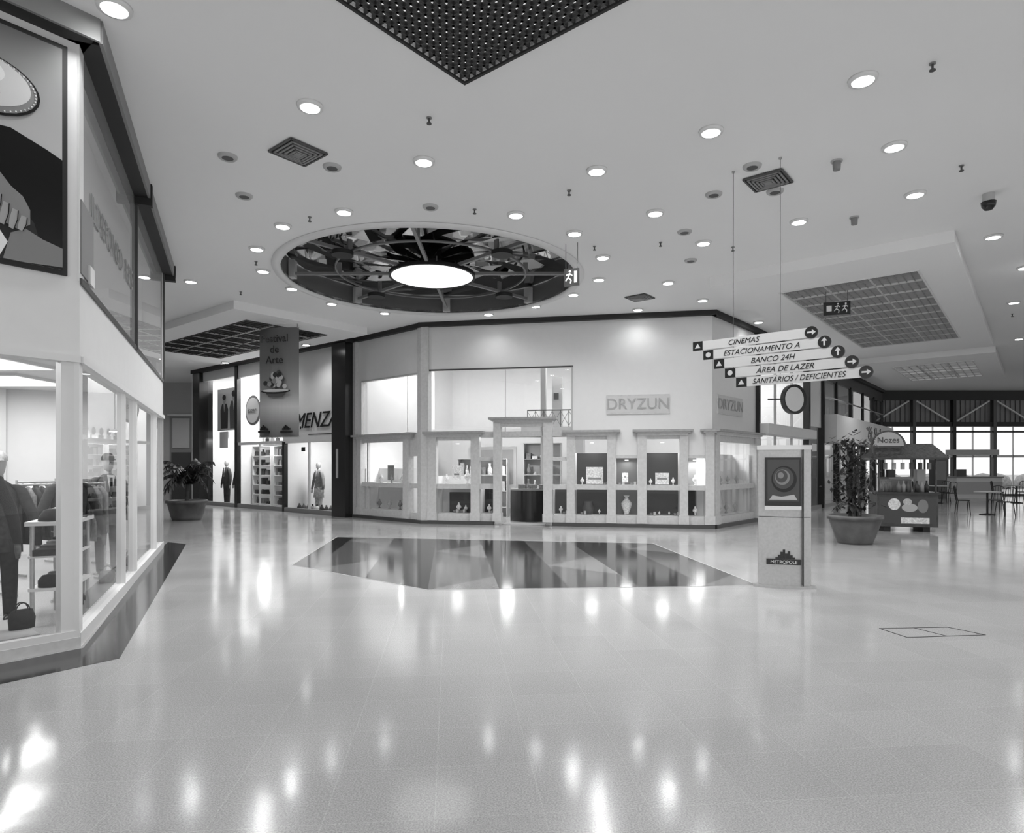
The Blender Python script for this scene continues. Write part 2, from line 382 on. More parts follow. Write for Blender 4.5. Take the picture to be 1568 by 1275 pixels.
def rack(x,y,rot,n,cols,name='clothes_rack',L=1.2,hh=1.35,gl=.75):
    b=MB(Matrix.Translation((x,y,0))@Matrix.Rotation(rot,4,'Z'))
    for sx in (-L/2,L/2):
        b.cyl(sx,0,0,hh+.03,.015,.015,ALU,10); b.box(sx-.015,sx+.015,-.25,.25,0,.03,ALU)
    b.tube((-L/2,0,hh),(L/2,0,hh),.013,.013,ALU)
    for i in range(n):
        cx=-L/2+.08+(L-.16)*i/(n-1); c=random.choice(cols); l=gl*random.uniform(.8,1.1)
        b.loft([(cx,0,hh-l,.028,.22),(cx,0,hh-l*.4,.026,.2),(cx,0,hh-.14,.03,.2),(cx,0,hh-.06,.018,.1),(cx,0,hh-.02,.01,.02)],c,10)
    return b.obj(name)
def shelf(M,x0,x1,y,z,items,name='stocked_display_shelf',levels=3,dep=.35,dz=.42,cols=None,back=True,fr=None):
    b=MB(M); cols=cols or CLOTH; fr=fr or FRAME
    hh=z+dz*levels
    b.box(x0,x0+.03,y,y+dep,0,hh,fr); b.box(x1-.03,x1,y,y+dep,0,hh,fr)
    if back: b.box(x0,x1,y+dep,y+dep+.02,0,hh,LGT)
    for k in range(levels+1):
        zz_=z+k*dz-.02; b.box(x0,x1,y,y+dep,max(0,zz_),zz_+.02,fr)
        if k==levels: continue
        xx=x0+.08
        while xx<x1-.22:
            wd=random.uniform(.08,.2); ht=random.uniform(.08,dz*.75); c=random.choice(cols)
            if random.random()<.5: b.box(xx,xx+wd,y+.06,y+.28,zz_+.02,zz_+.02+ht,c)
            else: b.lathe(xx+wd/2,y+.15,[(.001,zz_+.02),(wd*.4,zz_+.02),(wd*.5,zz_+ht*.5),(wd*.2,zz_+ht*.8),(wd*.25,zz_+.02+ht),(.001,zz_+.02+ht)],c,12)
            xx+=wd+random.uniform(.03,.1)
    return b.obj(name)

# ------------------------------------------------------------------ LEFT STORE
Pc=Vector((-3.81,5.64)); MA=frame(Pc.x,Pc.y,-.400,.9165)
Bo=Pc-e1*7; MBf=frame(Bo.x,Bo.y,e1.x,e1.y)
b=MB(MBf)
b.box(0,7,0,.1,2.54,5.46,WHITE); b.box(6.86,7.0,0,.14,0,2.54,FRAME); b.box(0,7,-.02,.1,0,.09,STONE); b.box(0,7,-.015,.06,.09,.15,FRAME)
b.box(0,7,-.03,.1,2.50,2.56,FRAME)
for s_ in (1.4,4.1): b.box(s_,s_+.06,0,.06,.15,2.54,FRAME)
b.obj('wall_left_store_front')
b=MB(MBf); b.pane(0,6.86,.03,.15,2.5,GLASS); b.obj('window_left_store_front')
b=MB(MA)
b.box(-.02,.12,0,.12,0,2.54,FRAME); b.box(0,7.42,-.01,.12,0,.12,FRAME); b.box(0,7.42,0,.12,2.54,3.22,WHITE)
for s_ in (2.6,3.6,6.2,7.3): b.box(s_,s_+(.12 if s_==3.6 else .06),0,.10,.12,2.54,FRAME)
b.box(0,7.42,-.03,.05,2.5,2.56,FRAME)
b.box(-.01,.16,0,.1,3.22,5.46,WHITE)
for s_ in (3.5,7.34): b.box(s_,s_+.07,-.03,.06,3.2,5.3,DARK)
b.box(0,7.42,-.02,.04,3.2,3.25,DARK)
b.box(.1,7.42,.35,.4,3.22,5.46,SHOPW)
b.box(7.3,7.42,0,5,0,5.46,WHITE)
b.obj('wall_left_store_side')
b=MB(MA); b.pane(.12,7.3,.045,.12,2.5,GLASS); b.obj('window_left_store_side')
b=MB(MA); b.pane(.16,7.34,.005,3.25,5.3,GLASSU); us=b.obj('window_left_store_upper')
text('ILDEFONSO  REIS',MA,1.85,-.005,4.05,.36,MID,us,'shop_lettering',ext=.002)
b=MB(MA); b.box(.02,.55,-.012,0,3.3,3.95,MID); b.box(.3,.5,-.03,-.012,3.28,3.45,WHITE); b.obj('wall_poster')
b=MB(MA); 
for k in range(9): 
    s_=.9+.7*k; b.box(s_,s_+.45,.30,.345,3.3,3.3+random.uniform(.25,.6),random.choice((MID,LGT,DARK)))
b.obj('upper_window_display')
def band(b,M,x0,x1,y0,y1,z0,z1,m):
    s0=b.M; b.M=M; b.box(x0,x1,y0,y1,z0,z1,m); b.M=s0
b=MB()
band(b,MBf,0,7.06,-.16,.1,5.3,H,BLACKM); band(b,MA,-.06,7.5,-.16,.1,5.3,H,BLACKM)
band(b,MBf,0,7.10,-.19,-.16,5.3,H,MID); band(b,MA,-.1,7.5,-.19,-.16,5.3,H,MID)
band(b,MA,3.45,3.55,-.21,0,5.2,5.5,BLACKM); band(b,MA,7.42,7.55,-.21,0,5.2,5.5,BLACKM)
b.obj('trim_left_store')
def grad(name,lo,hi,axis=2,z0=0.,z1=1.,stops=None):
    m=mat(name,.3,.35); nt=m.node_tree; bb=nt.nodes['Principled BSDF']
    tc=nt.nodes.new('ShaderNodeTexCoord'); sp=nt.nodes.new('ShaderNodeSeparateXYZ'); r=nt.nodes.new('ShaderNodeMapRange')
    r.inputs[1].default_value=z0; r.inputs[2].default_value=z1; r.inputs[3].default_value=0 if stops else lo; r.inputs[4].default_value=1 if stops else hi
    nt.links.new(tc.outputs['Object'],sp.inputs[0]); nt.links.new(sp.outputs[axis],r.inputs[0]); last=r.outputs[0]
    if stops:
        cr=nt.nodes.new('ShaderNodeValToRGB'); el=cr.color_ramp.elements
        while len(el)<len(stops): el.new(.5)
        for e,(p,g) in zip(el,stops): e.position=p; e.color=(g,g,g,1)
        nt.links.new(last,cr.inputs[0]); last=cr.outputs[0]
    nt.links.new(last,bb.inputs['Base Color']); return m
SKYP=grad('print_sky',.50,.14,2,1.05,1.95)
PRW=mat('print_white',.85,.4); PRL=mat('print_light',.65,.4)
b=MB(MBf); s1=6.88
b.box(4.2,s1+.02,-.03,0,3.24,5.22,BLACKM)
b.plate([(4.24,3.28),(s1-.02,3.28),(s1-.02,5.18),(4.24,5.18)],-.034,SKYP)
b.plate([(4.24,3.28),(s1-.02,3.28),(s1-.02,4.22),(6.75,4.27),(6.5,4.36),(6.3,4.34),(6.0,4.45),(5.4,4.4),(4.24,4.5)],-.038,BLACK)
b.plate([(5.7,3.28),(6.62,3.28),(6.72,3.4),(6.66,3.62),(6.45,3.9),(6.3,4.1),(6.0,4.2),(5.7,4.1)],-.042,BLACKM)
b.plate([(6.45,3.28),(6.6,3.28),(6.86,3.30),(6.86,3.46),(6.72,3.5),(6.6,3.56),(6.5,3.5)],-.045,MID)
b.plate([(6.2,3.28),(6.42,3.28),(6.48,3.42),(6.4,3.55),(6.3,3.6),(6.2,3.5)],-.047,PRW)
SK=mat('print_skin',.24,.5); SK2=mat('print_skin_light',.38,.5)
b.plate([(6.36,4.0),(6.43,3.97),(6.5,3.88),(6.58,3.82),(6.63,3.72),(6.63,3.6),(6.55,3.54),(6.44,3.58),(6.38,3.7),(6.33,3.85)],-.049,SK)
for k,(x,z,ln) in enumerate(((6.40,3.80,.17),(6.45,3.74,.19),(6.51,3.70,.17),(6.57,3.66,.13))):
    b.plate([(x,z),(x+.035,z-.01),(x+.03,z-ln*.5),(x+.005,z-ln),(x-.025,z-ln+.01),(x-.02,z-ln*.5)],-.052-.001*k,SK2)
    b.plate([(x+.035,z-.01),(x+.041,z-.01),(x+.036,z-ln*.5),(x+.01,z-ln),(x+.005,z-ln),(x+.03,z-ln*.5)],-.057,BLACK)
b.ell(6.30,4.66,.40,.245,-.05,BLACK); b.ell(6.295,4.665,.385,.232,-.053,MID); b.ell(6.28,4.685,.355,.205,-.056,PRL); b.ell(6.18,4.76,.28,.13,-.059,PRW); b.ell(6.15,4.60,.28,.07,-.059,LGT)
b.ell(6.05,4.36,.22,.2,-.048,SK)
for k in range(30):
    a=-1.6+k*.12; b.ell(6.295+.372*math.cos(a),4.665+.219*math.sin(a),.006,.006,-.06,PRW,8)
b.obj('billboard_poster')
b=MB(); 
inter=[(-8.3,.2),(-3.9,5.64),(-6.86,12.4),(-11.4,10.4),(-12.6,2.5)]
b.prism(inter,2.95,3.05,SHOPW); b.obj('ceiling_left_store')
def wseg(b,p,q,z0,z1,th,m):
    p=Vector(p);q=Vector(q);t=(q-p); Lm=t.length; s0=b.M; b.M=frame(p.x,p.y,t.x,t.y); b.box(0,Lm,0,th,z0,z1,m); b.M=s0
b=MB(); wseg(b,(-9.0,11.3),(-12.2,2.5),0,5.5,.1,SHOPW); b.obj('wall_left_store_back')
b=MB(); wseg(b,(-12.2,2.5),(-8.2,.2),0,5.5,.1,SHOPW); b.obj('wall_left_store_rear')
for x,y,p in ((-5.7,6.0,38),(-6.9,8.2,48),(-7.9,10.0,42),(-8.2,5.2,45)):
    b=MB(Matrix.Translation((x,y,0))); b.box(-.65,.65,-.65,.65,2.91,2.95,FRAME); b.box(-.6,.6,-.6,.6,2.905,2.91,LUMP); o=b.obj('recessed_ceiling_lamp')
    area('tube_light',x,y,2.88,1.2,1.2,p,o)
LAMP2=mat('small_lamp_glow',1,.5,emis=4)
b=MB(); b.lathe(0,0,[(.07,-.03),(.09,-.025),(.095,0),(.06,0),(.06,-.03)],WHITE,20); b.cyl(0,0,-.024,-.018,.065,.065,LAMP2,20); q_=b.obj('shop_downlight'); sme=q_.data; D.objects.remove(q_)
for x,y in ((-4.9,5.0),(-5.6,7.3),(-6.2,9.3),(-7.2,6.8),(-8.6,7.6)):
    o=D.objects.new('shop_downlight',sme); SC.collection.objects.link(o); o.location=(x,y,2.92)
b=MB(MBf); b.box(3.5,6.75,.15,1.0,0,.14,LGT); b.obj('display_plinth')
mannequin(-4.72,5.55,.14,.6,CLOTH[0],CLOTH[1],CLOTH[2],CLOTH[2],1.72)
mannequin(-5.3,6.6,.0,.5,CLOTH[1],CLOTH[0],SKIN,CLOTH[5],1.72)
mannequin(-5.25,7.6,.0,.9,CLOTH[1],CLOTH[2],CLOTH[2],None,1.7)
mannequin(-6.0,9.5,.0,.9,CLOTH[2],CLOTH[1],SKIN,CLOTH[0],1.75)
rack(-5.95,8.4,1.1,14,CLOTH[:4]); rack(-6.9,9.8,1.1,14,CLOTH); rack(-6.9,6.6,.3,14,CLOTH[:5]); rack(-7.3,11.1,1.2,12,CLOTH[:4]); rack(-7.3,8.2,1.3,14,CLOTH[1:5]); rack(-8.4,6.2,.9,14,CLOTH[:5]); rack(-9.3,8.6,1.2,12,CLOTH); rack(-6.1,5.4,.5,14,CLOTH[:3])
b=MB(Matrix.Translation((-4.75,6.75,0))@Matrix.Rotation(1.95,4,'Z')); 
b.box(-.45,.45,-.2,.2,1.0,1.04,WHITE)
for sx in (-.4,.4):
    for sy in (-.15,.15): b.cyl(sx,sy,0,1.0,.02,.02,ALU,10)
b.box(-.42,.42,-.18,.18,.35,.38,WHITE); b.box(-.42,.42,-.18,.18,.68,.70,WHITE)
for i,c in enumerate((CLOTH[0],CLOTH[5],CLOTH[2],CLOTH[0])):
    x=-.34+.225*i
    b.loft([(x,0,1.04,.10,.12),(x,0,1.09,.095,.11),(x,0,1.15,.06,.07),(x,0,1.165,.02,.02)],c,14); b.loft([(x,-.13,1.042,.08,.08),(x,-.13,1.052,.075,.075)],c,12)
    b.loft([(x,0,.38,.08,.12),(x,0,.45,.085,.12),(x,0,.5,.05,.08)],CLOTH[(i*2)%5],12); b.box(x-.09,x+.09,-.14,.14,.70,.76+.02*i,CLOTH[(i+1)%4])
b.obj('cap_display_table')
for x,y,z,c in ((-4.38,5.72,.14,CLOTH[0]),(-5.0,7.3,0,CLOTH[1]),(-5.5,8.7,0,CLOTH[2]),(-6.1,10.2,0,CLOTH[3])):
    b=MB(Matrix.Translation((x,y,z))@Matrix.Rotation(random.random(),4,'Z')@Matrix.Scale(.75,4)); b.loft([(0,0,.0,.13,.06),(0,0,.12,.14,.08),(0,0,.22,.11,.04),(0,0,.23,.08,.02)],c,14)
    for sy in (-.03,.03):
        pr=None
        for k in range(9):
            a=math.pi*k/8; q=(.07*math.cos(a),sy,.21+.1*math.sin(a))
            if pr: b.tube(pr,q,.007,.007,c,6)
            pr=q
    b.obj('handbag')
shelf(frame(-9.2,10.6,-.342,-.94),0,3.6,-.5,.3,0,levels=5); shelf(frame(-10.6,6.8,-.342,-.94),0,3.4,-.5,.3,0,levels=5)

# ------------------------------------------------------------------ CENTRAL JEWELLERY STORE
def pil(b,a,c,z1=2.36,y0=-.12):
    b.box(a,c,y0,.08,.1,z1,STONE); b.box(a-.02,c+.02,y0-.02,.08,.1,.32,STONE)
def cornice(b,a,c,z):
    b.box(a,c,-.14,.1,z,z+.05,STONE); b.box(a-.05,c+.05,-.18,.1,z+.05,z+.09,STONE); b.box(a-.12,c+.12,-.25,.1,z+.09,z+.15,STONED)
MM=frame(-2.4,17.6,.9825,-.1864); MLw=frame(-4.9,19.85,2.5,-2.25); MRw=frame(5.06,16.19,1.94,2.21); LL=3.363; LR=2.94
b=MB(MM)
b.box(.1,7.6,0,.2,4.2,5.4,WHITE); b.box(4.05,7.6,0,.2,2.4,4.2,WHITE)
b.box(-.08,.13,-.1,.2,0,5.4,STONE); b.box(.13,4.05,-.03,.15,2.36,2.5,STONE)
b.box(.13,4.08,-.02,.02,4.18,4.22,DARK); b.box(4.03,4.07,-.02,.02,2.5,4.2,LGT)
b.box(.1,1.96,-.05,.1,0,.28,STONE); b.box(3.54,7.6,-.05,.1,0,.28,STONE); b.box(-.08,1.96,-.14,-.05,0,.09,DARK); b.box(3.54,7.65,-.14,-.05,0,.09,DARK)
for a,c in ((.13,.36),(1.33,1.57),(3.92,4.13),(4.97,5.19),(5.74,5.97),(6.79,7.0),(7.42,7.64)): pil(b,a,c)
for a,c in ((1.96,2.16),(3.31,3.54)): pil(b,a,c,2.72,-.16)
cornice(b,.13,1.57,2.36); cornice(b,3.92,5.19,2.36); cornice(b,5.74,7.0,2.36); cornice(b,7.42,7.64,2.36); cornice(b,1.96,3.54,2.72)
b.box(2.16,3.31,-.1,.05,2.62,2.72,STONE)
b.box(.1,1.96,-.06,.04,.96,1.09,STONE); b.box(3.54,7.5,-.06,.04,.96,1.09,STONE)
for a,c in ((5.19,5.74),(7.0,7.42)): b.box(a,c,-.02,.1,1.85,2.4,WHITE); b.box(a,c,-.05,.05,1.78,1.86,STONE)
for a,c in ((1.57,1.96),(3.54,3.92)): b.box(a,c,-.05,.05,1.72,1.82,STONE)
b.box(.36,1.33,-.06,.06,2.27,2.36,STONE); b.box(4.13,4.97,-.06,.06,2.27,2.36,STONE); b.box(5.97,6.79,-.06,.06,2.27,2.36,STONE)
fac=b.obj('wall_jewellery_store_front')
b=MB(MM); b.box(4.95,6.55,-.03,0,2.92,3.42,STONE); b.box(4.99,6.51,-.034,-.03,2.96,3.38,SIGNP); sg=b.obj('store_name_sign')
text('DRYZUN',MM,5.75,-.05,3.17,.40,SIGNL,sg,'lettering',sx=.98)
b=MB(MM); b.pane(.13,4.05,.055,2.5,4.18,GLASS); b.pane(.13,1.96,.025,.28,2.36,GLASS); b.pane(3.54,7.42,.025,.28,2.36,GLASS); b.obj('window_jewellery_store_front')
def disp(b,a,c,z0,z1,back,dep=.55):
    b.box(a,c,.06,dep,z0,z0+.03,FRAME); b.box(a,c,dep,dep+.03,z0,z1,back)
    b.box(a-.02,a,.06,dep,z0,z1,SHOPW); b.box(c,c+.02,.06,dep,z0,z1,SHOPW)
b=MB(MM)
disp(b,.36,1.33,1.05,1.3,SHOPW); disp(b,.36,1.33,.26,.94,SHOPW); b.box(.62,1.28,.3,.4,.3,.85,BLACKM)
disp(b,4.13,4.97,1.05,1.92,BLACKM); disp(b,4.13,4.97,.26,.94,BLACKM)
disp(b,5.19,5.74,1.05,1.8,DARK); disp(b,5.19,5.74,.26,.94,MID)
disp(b,5.97,6.79,1.05,1.92,BLACKM); disp(b,5.97,6.79,.26,.94,BLACKM)
disp(b,7.0,7.42,1.05,1.8,MID); disp(b,7.0,7.42,.26,.94,BLACKM)
disp(b,1.57,1.96,.26,.94,BLACKM); disp(b,3.54,3.92,.26,.94,BLACKM)
for a,c,z0,z1 in ((.7,.95,1.2,1.6),(4.4,4.85,1.1,1.55),(6.2,6.55,1.1,1.4),(5.35,5.5,1.15,1.4)): b.box(a,c,.3,.32,z0,z1,CLOTH[5]); b.box(a+.05,c-.05,.296,.3,z0+.12,z0+.17,MID)
def bust(x,y,z,s,m=None): b.lathe(x,y,[(.001,z),(.06*s,z),(.02*s,z+.04*s),(.03*s,z+.1*s),(.09*s,z+.16*s),(.08*s,z+.22*s),(.03*s,z+.27*s),(.028*s,z+.33*s),(.001,z+.34*s)],m or CLOTH[5],16)
for x,z,s_ in ((.9,.3,.8),(1.1,.3,.6),(.55,1.08,.8),(1.15,1.08,1.1),(4.3,1.08,.6),(6.08,1.08,.5),(6.65,1.08,.6),(4.75,.3,.4),(6.3,.3,.3),(6.55,.3,.3),(7.2,.3,.7),(7.2,1.08,.8),(1.76,.3,.7),(3.73,.3,.6)): bust(x,.25,z,s_)
for x,z in ((.8,.3),(1.0,.3),(4.3,.3),(4.9,1.08),(5.3,1.08),(5.6,1.08),(6.1,.3),(6.7,.3),(1.85,.3),(3.82,.3)): b.cyl(x,.18,z,z+.06,.03,.045,MID,12); b.box(x+.05,x+.11,.12,.2,z,z+.09,LGT)
b.lathe(5.46,.3,[(.001,.3),(.07,.3),(.06,.34),(.13,.52),(.14,.6),(.06,.7),(.04,.75),(.08,.8)],CLOTH[5],24)
b.lathe(4.45,.35,[(.001,.3),(.12,.3),(.16,.45),(.1,.6),(.12,.64)],DARK,24)
b.obj('jewellery_display_case')
for s_ in (.85,4.55,5.46,6.38,7.2):
    p=MM@Vector((s_,.3,2.2 if s_ not in(5.46,7.2) else 1.74)); b=MB(Matrix.Translation(p)); b.cyl(0,0,-.02,.0,.05,.05,LUMP,12); o=b.obj('display_spotlight'); area('halogen',p.x,p.y,p.z-.04,.3,.3,5,o)
b=MB(MM)
pts=[(2.15+.06*k,1.3-.35*math.sin(math.pi*k/19.)) for k in range(20)]
for (x0,y0),(x1,y1) in zip(pts[:-1],pts[1:]):
    b.prism([(x0,y0),(x1,y1),(x1,y1+.4),(x0,y0+.4)],0,.88,BLACK); b.prism([(x0,y0-.03),(x1,y1-.03),(x1,y1+.43),(x0,y0+.43)],.88,.93,MID)
for x in (2.4,2.7,3.0): b.box(x,x+.2,1.15,1.4,.93,1.05,CLOTH[3])
b.obj('reception_counter')
b=MB(MM); b.box(2.16,3.31,-.02,.6,.003,.012,MID); b.obj('entrance_threshold')
b=MB(MM)
b.box(-1.0,2.7,3.0,4.8,2.55,2.75,SHOPW); b.box(2.3,4.6,2.2,4.8,2.55,2.75,SHOPW)
b.box(2.9,3.05,2.2,2.4,0,5.4,LGT); b.box(3.85,4.2,2.0,2.6,0,5.4,SHOPW); b.box(3.2,3.5,2.6,2.9,2.7,4.3,LGT)
for k in range(8): b.tube((2.5+.25*k,2.2,2.75),(2.5+.25*k,2.2,3.25),.012,.012,DARK)
for k in range(7): b.tube((2.5+.25*k,2.2,2.78),(2.75+.25*k,2.2,3.22),.008,.008,MID); b.tube((2.75+.25*k,2.2,2.78),(2.5+.25*k,2.2,3.22),.008,.008,MID)
b.tube((2.5,2.2,3.25),(4.25,2.2,3.25),.02,.02,DARK)
b.box(.3,1.9,3.6,3.7,.9,2.2,FRAME); b.box(.4,1.8,3.58,3.6,1.0,2.1,LGT)
b.box(3.25,3.4,2.58,2.6,3.6,3.8,DARK)
b.obj('store_mezzanine')
shelf(MM,2.2,3.4,3.2,.3,0,levels=4,dz=.5,cols=CLOTH[3:],fr=STONE); shelf(MM,.2,1.8,2.6,.3,0,levels=3,dz=.5,cols=CLOTH[3:],fr=STONE)
b=MB(); wseg(b,(7.0,18.4),(4.8,22.8),0,5.5,.1,SHOPW); wseg(b,(4.8,22.8),(-2.3,24.2),0,5.5,.1,SHOPW); wseg(b,(-2.3,24.2),(-4.9,19.95),0,5.5,.1,SHOPW); b.obj('wall_jewellery_store_back')
for x,y,p in ((-1.5,20,75),(1.2,19.6,75),(3.6,19.2,70),(-3,20.6,60)):
    b=MB(Matrix.Translation((x,y,0))); b.box(-.6,.6,-.6,.6,5.4,5.5,FRAME); b.box(-.55,.55,-.55,.55,5.395,5.4,LUMP); o=b.obj('recessed_ceiling_lamp'); area('tube_light',x,y,5.37,1.1,1.1,p,o)
for x,y,p in ((-.2,19.2,32),(-3.2,19.6,35),(5.2,17.9,38)):
    b=MB(Matrix.Translation((x,y,0))); b.cyl(0,0,2.45,2.5,.2,.2,FRAME,20); b.cyl(0,0,2.5,5.5,.008,.008,DARK,6); o=b.obj('pendant_lamp'); area('bulb',x,y,2.42,.4,.4,p,o)
b=MB(MLw)
b.box(.0,LL,0,.2,4.15,5.4,WHITE); b.box(-.02,.24,-.12,.2,0,5.4,STONE); b.box(.24,.42,-.02,.2,2.4,4.15,WHITE)
b.box(.24,LL-.05,-.05,.1,0,.28,STONE); b.box(-.02,LL,-.14,-.05,0,.09,DARK); b.box(.24,LL,-.03,.15,2.36,2.5,STONE)
for a,c in ((.3,.52),(2.55,2.8)): pil(b,a,c)
b.box(.7,.76,-.02,.06,.28,2.36,STONE); b.box(2.8,3.2,-.05,.08,1.85,2.36,STONE)
cornice(b,.3,2.9,2.36); b.box(.3,LL-.05,-.06,.04,.96,1.09,STONE); b.box(.52,2.55,-.06,.06,2.27,2.36,STONE)
b.box(.42,3.25,-.02,.03,4.13,4.17,LGT); b.box(LL-.2,LL+.02,-.1,.2,0,5.4,STONE)
b.obj('wall_jewellery_store_left')
b=MB(MLw); b.pane(.42,LL-.2,.055,2.5,4.13,GLASSH); b.pane(.52,LL-.2,.025,.28,2.36,GLASS); b.obj('window_jewellery_store_left')
b=MB(MLw); disp(b,.55,2.5,1.05,1.5,SHOPW); disp(b,.55,2.5,.26,.94,SHOPW)
for x in (.9,1.4,1.9,2.2): bust(x,.3,.3,.8,random.choice((LGT,DARK,MID))); bust(x+.1,.3,1.08,.7,random.choice((LGT,MID)))
b.box(1.3,1.6,.3,.32,1.15,1.6,MID); b.obj('jewellery_display_case')
b=MB(MRw)
b.box(0,LR,0,.2,2.4,5.4,WHITE); b.box(0,LR,-.05,.1,0,.28,STONE); b.box(0,LR,-.14,-.05,0,.09,DARK)
pil(b,-.02,.22); pil(b,LR-.25,LR); cornice(b,-.02,LR,2.36) ; b.box(0,LR,-.06,.04,.96,1.09,STONE); b.box(.2,LR-.2,-.06,.06,2.2,2.36,STONE)
b.obj('wall_jewellery_store_right')
b=MB(MRw); b.pane(.22,LR-.25,.025,.28,2.2,GLASS); b.obj('window_jewellery_store_right')
b=MB(MRw); b.box(.3,1.9,-.03,0,2.92,3.42,STONE); b.box(.34,1.86,-.034,-.03,2.96,3.38,SIGNP); sg=b.obj('store_name_sign'); text('DRYZUN',MRw,1.1,-.05,3.17,.40,SIGNL,sg)
b=MB(MRw); disp(b,.3,2.6,1.05,1.9,SHOPW); disp(b,.3,2.6,.26,.94,SHOPW)
for x in (.6,1.1,1.6,2.2): bust(x,.3,.3,.8,random.choice((LGT,MID))); bust(x+.1,.3,1.08,.7,random.choice((LGT,MID)))
b.obj('jewellery_display_case')
b=MB(); band(b,MM,-.15,7.7,-.14,.2,5.38,H,BLACKM); band(b,MLw,-.1,LL,-.14,.2,5.38,H,BLACKM); band(b,MRw,-.05,LR+.1,-.14,.2,5.38,H,BLACKM); b.obj('trim_jewellery_store')

# ------------------------------------------------------------------ REAR-LEFT SHOPS
MS=frame(-12.6,26.1,.764,-.645)
b=MB(MS)
b.box(-.65,0,-.15,.4,0,5.4,BLACK); b.box(9.3,10.02,-.2,.4,0,5.4,BLACK); b.box(2.75,2.95,-.05,.1,0,5.4,BLACK)
b.box(6.12,6.26,-.04,.1,0,2.4,BLACK); b.box(2.95,6.12,0,.1,4.9,5.4,WHITE); b.box(0,2.75,0,.1,5.0,5.4,WHITE)
b.box(6.12,9.3,0,.1,2.35,5.4,WHITE); b.box(0,9.3,-.04,.08,0,.15,MID); b.box(2.95,6.12,-.02,.05,2.35,2.45,FRAME); b.box(4.5,4.56,-.02,.04,.15,2.4,FRAME); b.box(7.7,7.76,-.02,.04,.15,2.35,FRAME)
b.box(-.7,10.1,-.2,.3,5.36,H,BLACKM); b.box(9.55,9.65,-.22,-.2,1.2,2.1,LGT)
b.obj('wall_rear_shops')
b=MB(MS); b.pane(0,6.12,.025,.15,5.0,GLASS); b.pane(6.26,9.3,.025,.15,2.35,GLASS); b.obj('window_rear_shops')
b=MB(MS); b.box(-.6,10,3.4,3.5,0,5.5,SHOPW); b.box(2.82,2.88,.1,3.4,0,5.5,SHOPW); b.box(6.15,6.21,.1,3.4,0,5.5,SHOPW); b.box(9.8,9.9,.4,3.4,0,5.5,SHOPW); b.box(-.65,-.55,.4,3.4,0,5.5,SHOPW); b.obj('wall_rear_shops_inside')
for s_,yy,z,pw in ((1.4,1.4,5.3,170),(4.5,.6,5.3,170),(7.8,1.2,2.9,70)):
    p=MS@Vector((s_,yy,z)); b=MB(Matrix.Translation(p)); b.box(-.6,.6,-.3,.3,0,.06,FRAME); b.box(-.55,.55,-.25,.25,-.005,0,LUMP); o=b.obj('recessed_ceiling_lamp'); area('tube_light',p.x,p.y,p.z-.03,1,.5,pw,o)
for s_ in (1.4,4.5):
    p=MS@Vector((s_,.9 if s_<2 else .2,2.75)); b=MB(Matrix.Translation(p)); b.cyl(0,0,0,.05,.15,.15,FRAME,16); b.cyl(0,0,.05,2.7,.01,.01,DARK,6); o=b.obj('pendant_lamp'); area('bulb',p.x,p.y,p.z-.03,.3,.3,35,o)
b=MB(MS); b.cyl(0,0,.03,.06,.55,.55,MID,32,Matrix.Translation((4.15,0,3.6))@Matrix.Rotation(math.pi/2,4,'X')); b.cyl(0,0,.06,.08,.46,.46,WHITE,32,Matrix.Translation((4.15,0,3.6))@Matrix.Rotation(math.pi/2,4,'X')); rs=b.obj('round_shop_sign')
text('bazar',MS,4.15,-.10,3.6,.3,MID,rs)
b=MB(MS); b.box(7.2,7.25,-.02,0,2.8,2.9,BLACK); b.box(7.3,7.5,-.02,0,2.06,2.2,BLACK); b.box(7.7,9.1,-.012,0,2.6,2.62,BLACK); ss=b.obj('shop_name_sign')
text('MENZA',MS,8.1,-.03,3.05,.72,BLACK,ss,shear=.35,ext=.01)
b=MB(MS); b.box(.2,2.5,.5,.55,3.0,4.7,SHOPW)
def figure(cx,cz,s,c1,c2):
    b.plate([(cx-.3*s,cz-.7*s),(cx+.3*s,cz-.7*s),(cx+.34*s,cz+.1*s),(cx+.2*s,cz+.35*s),(cx-.2*s,cz+.35*s),(cx-.34*s,cz+.1*s)],.49,c1)
    b.ell(cx,cz+.52*s,.13*s,.17*s,.488,c2); b.ell(cx,cz+.62*s,.15*s,.12*s,.484,BLACKM); b.plate([(cx-.05*s,cz+.35*s),(cx+.05*s,cz+.35*s),(cx,cz)],.485,WHITE)
figure(.8,3.75,.95,CLOTH[1],LGT); figure(1.6,3.8,1.05,CLOTH[2],LGT)
b.box(.6,1.3,.4,.45,2.3,2.95,WHITE); b.obj('fashion_poster')
b=MB(MS); b.box(3.1,6.0,.95,1.0,2.45,4.8,SHOPW)
for k in range(7): b.ell(3.4+.38*k,2.75,.10,.13,.90,CLOTH[k%4],16); b.box(3.3+.38*k,3.5+.38*k,.9,.94,2.5,2.62,CLOTH[(k*3)%5])
b.obj('display_backdrop')
def mm(s_,y,**k):
    p=MS@Vector((s_,y,0)); return mannequin(p.x,p.y,.0,-.7,**k)
mm(.6,.7,jk=CLOTH[1],pt=CLOTH[0]); mm(1.4,.8,jk=CLOTH[0],pt=CLOTH[3]); mm(2.2,.7,jk=CLOTH[3],pt=CLOTH[1]); mm(8.3,.8,jk=CLOTH[2],pt=CLOTH[2],skirt=True,h=1.7); mm(7.9,1.3,jk=CLOTH[4],pt=CLOTH[3],skirt=True,h=1.7); mm(6.9,.9,jk=CLOTH[3],pt=CLOTH[4],h=1.7,skirt=True)
shelf(MS,3.05,4.4,.5,.15,0,levels=6,dz=.36,cols=CLOTH[:4],back=False); shelf(MS,4.6,6.05,.5,.15,0,levels=6,dz=.36,cols=CLOTH[:4],back=False)
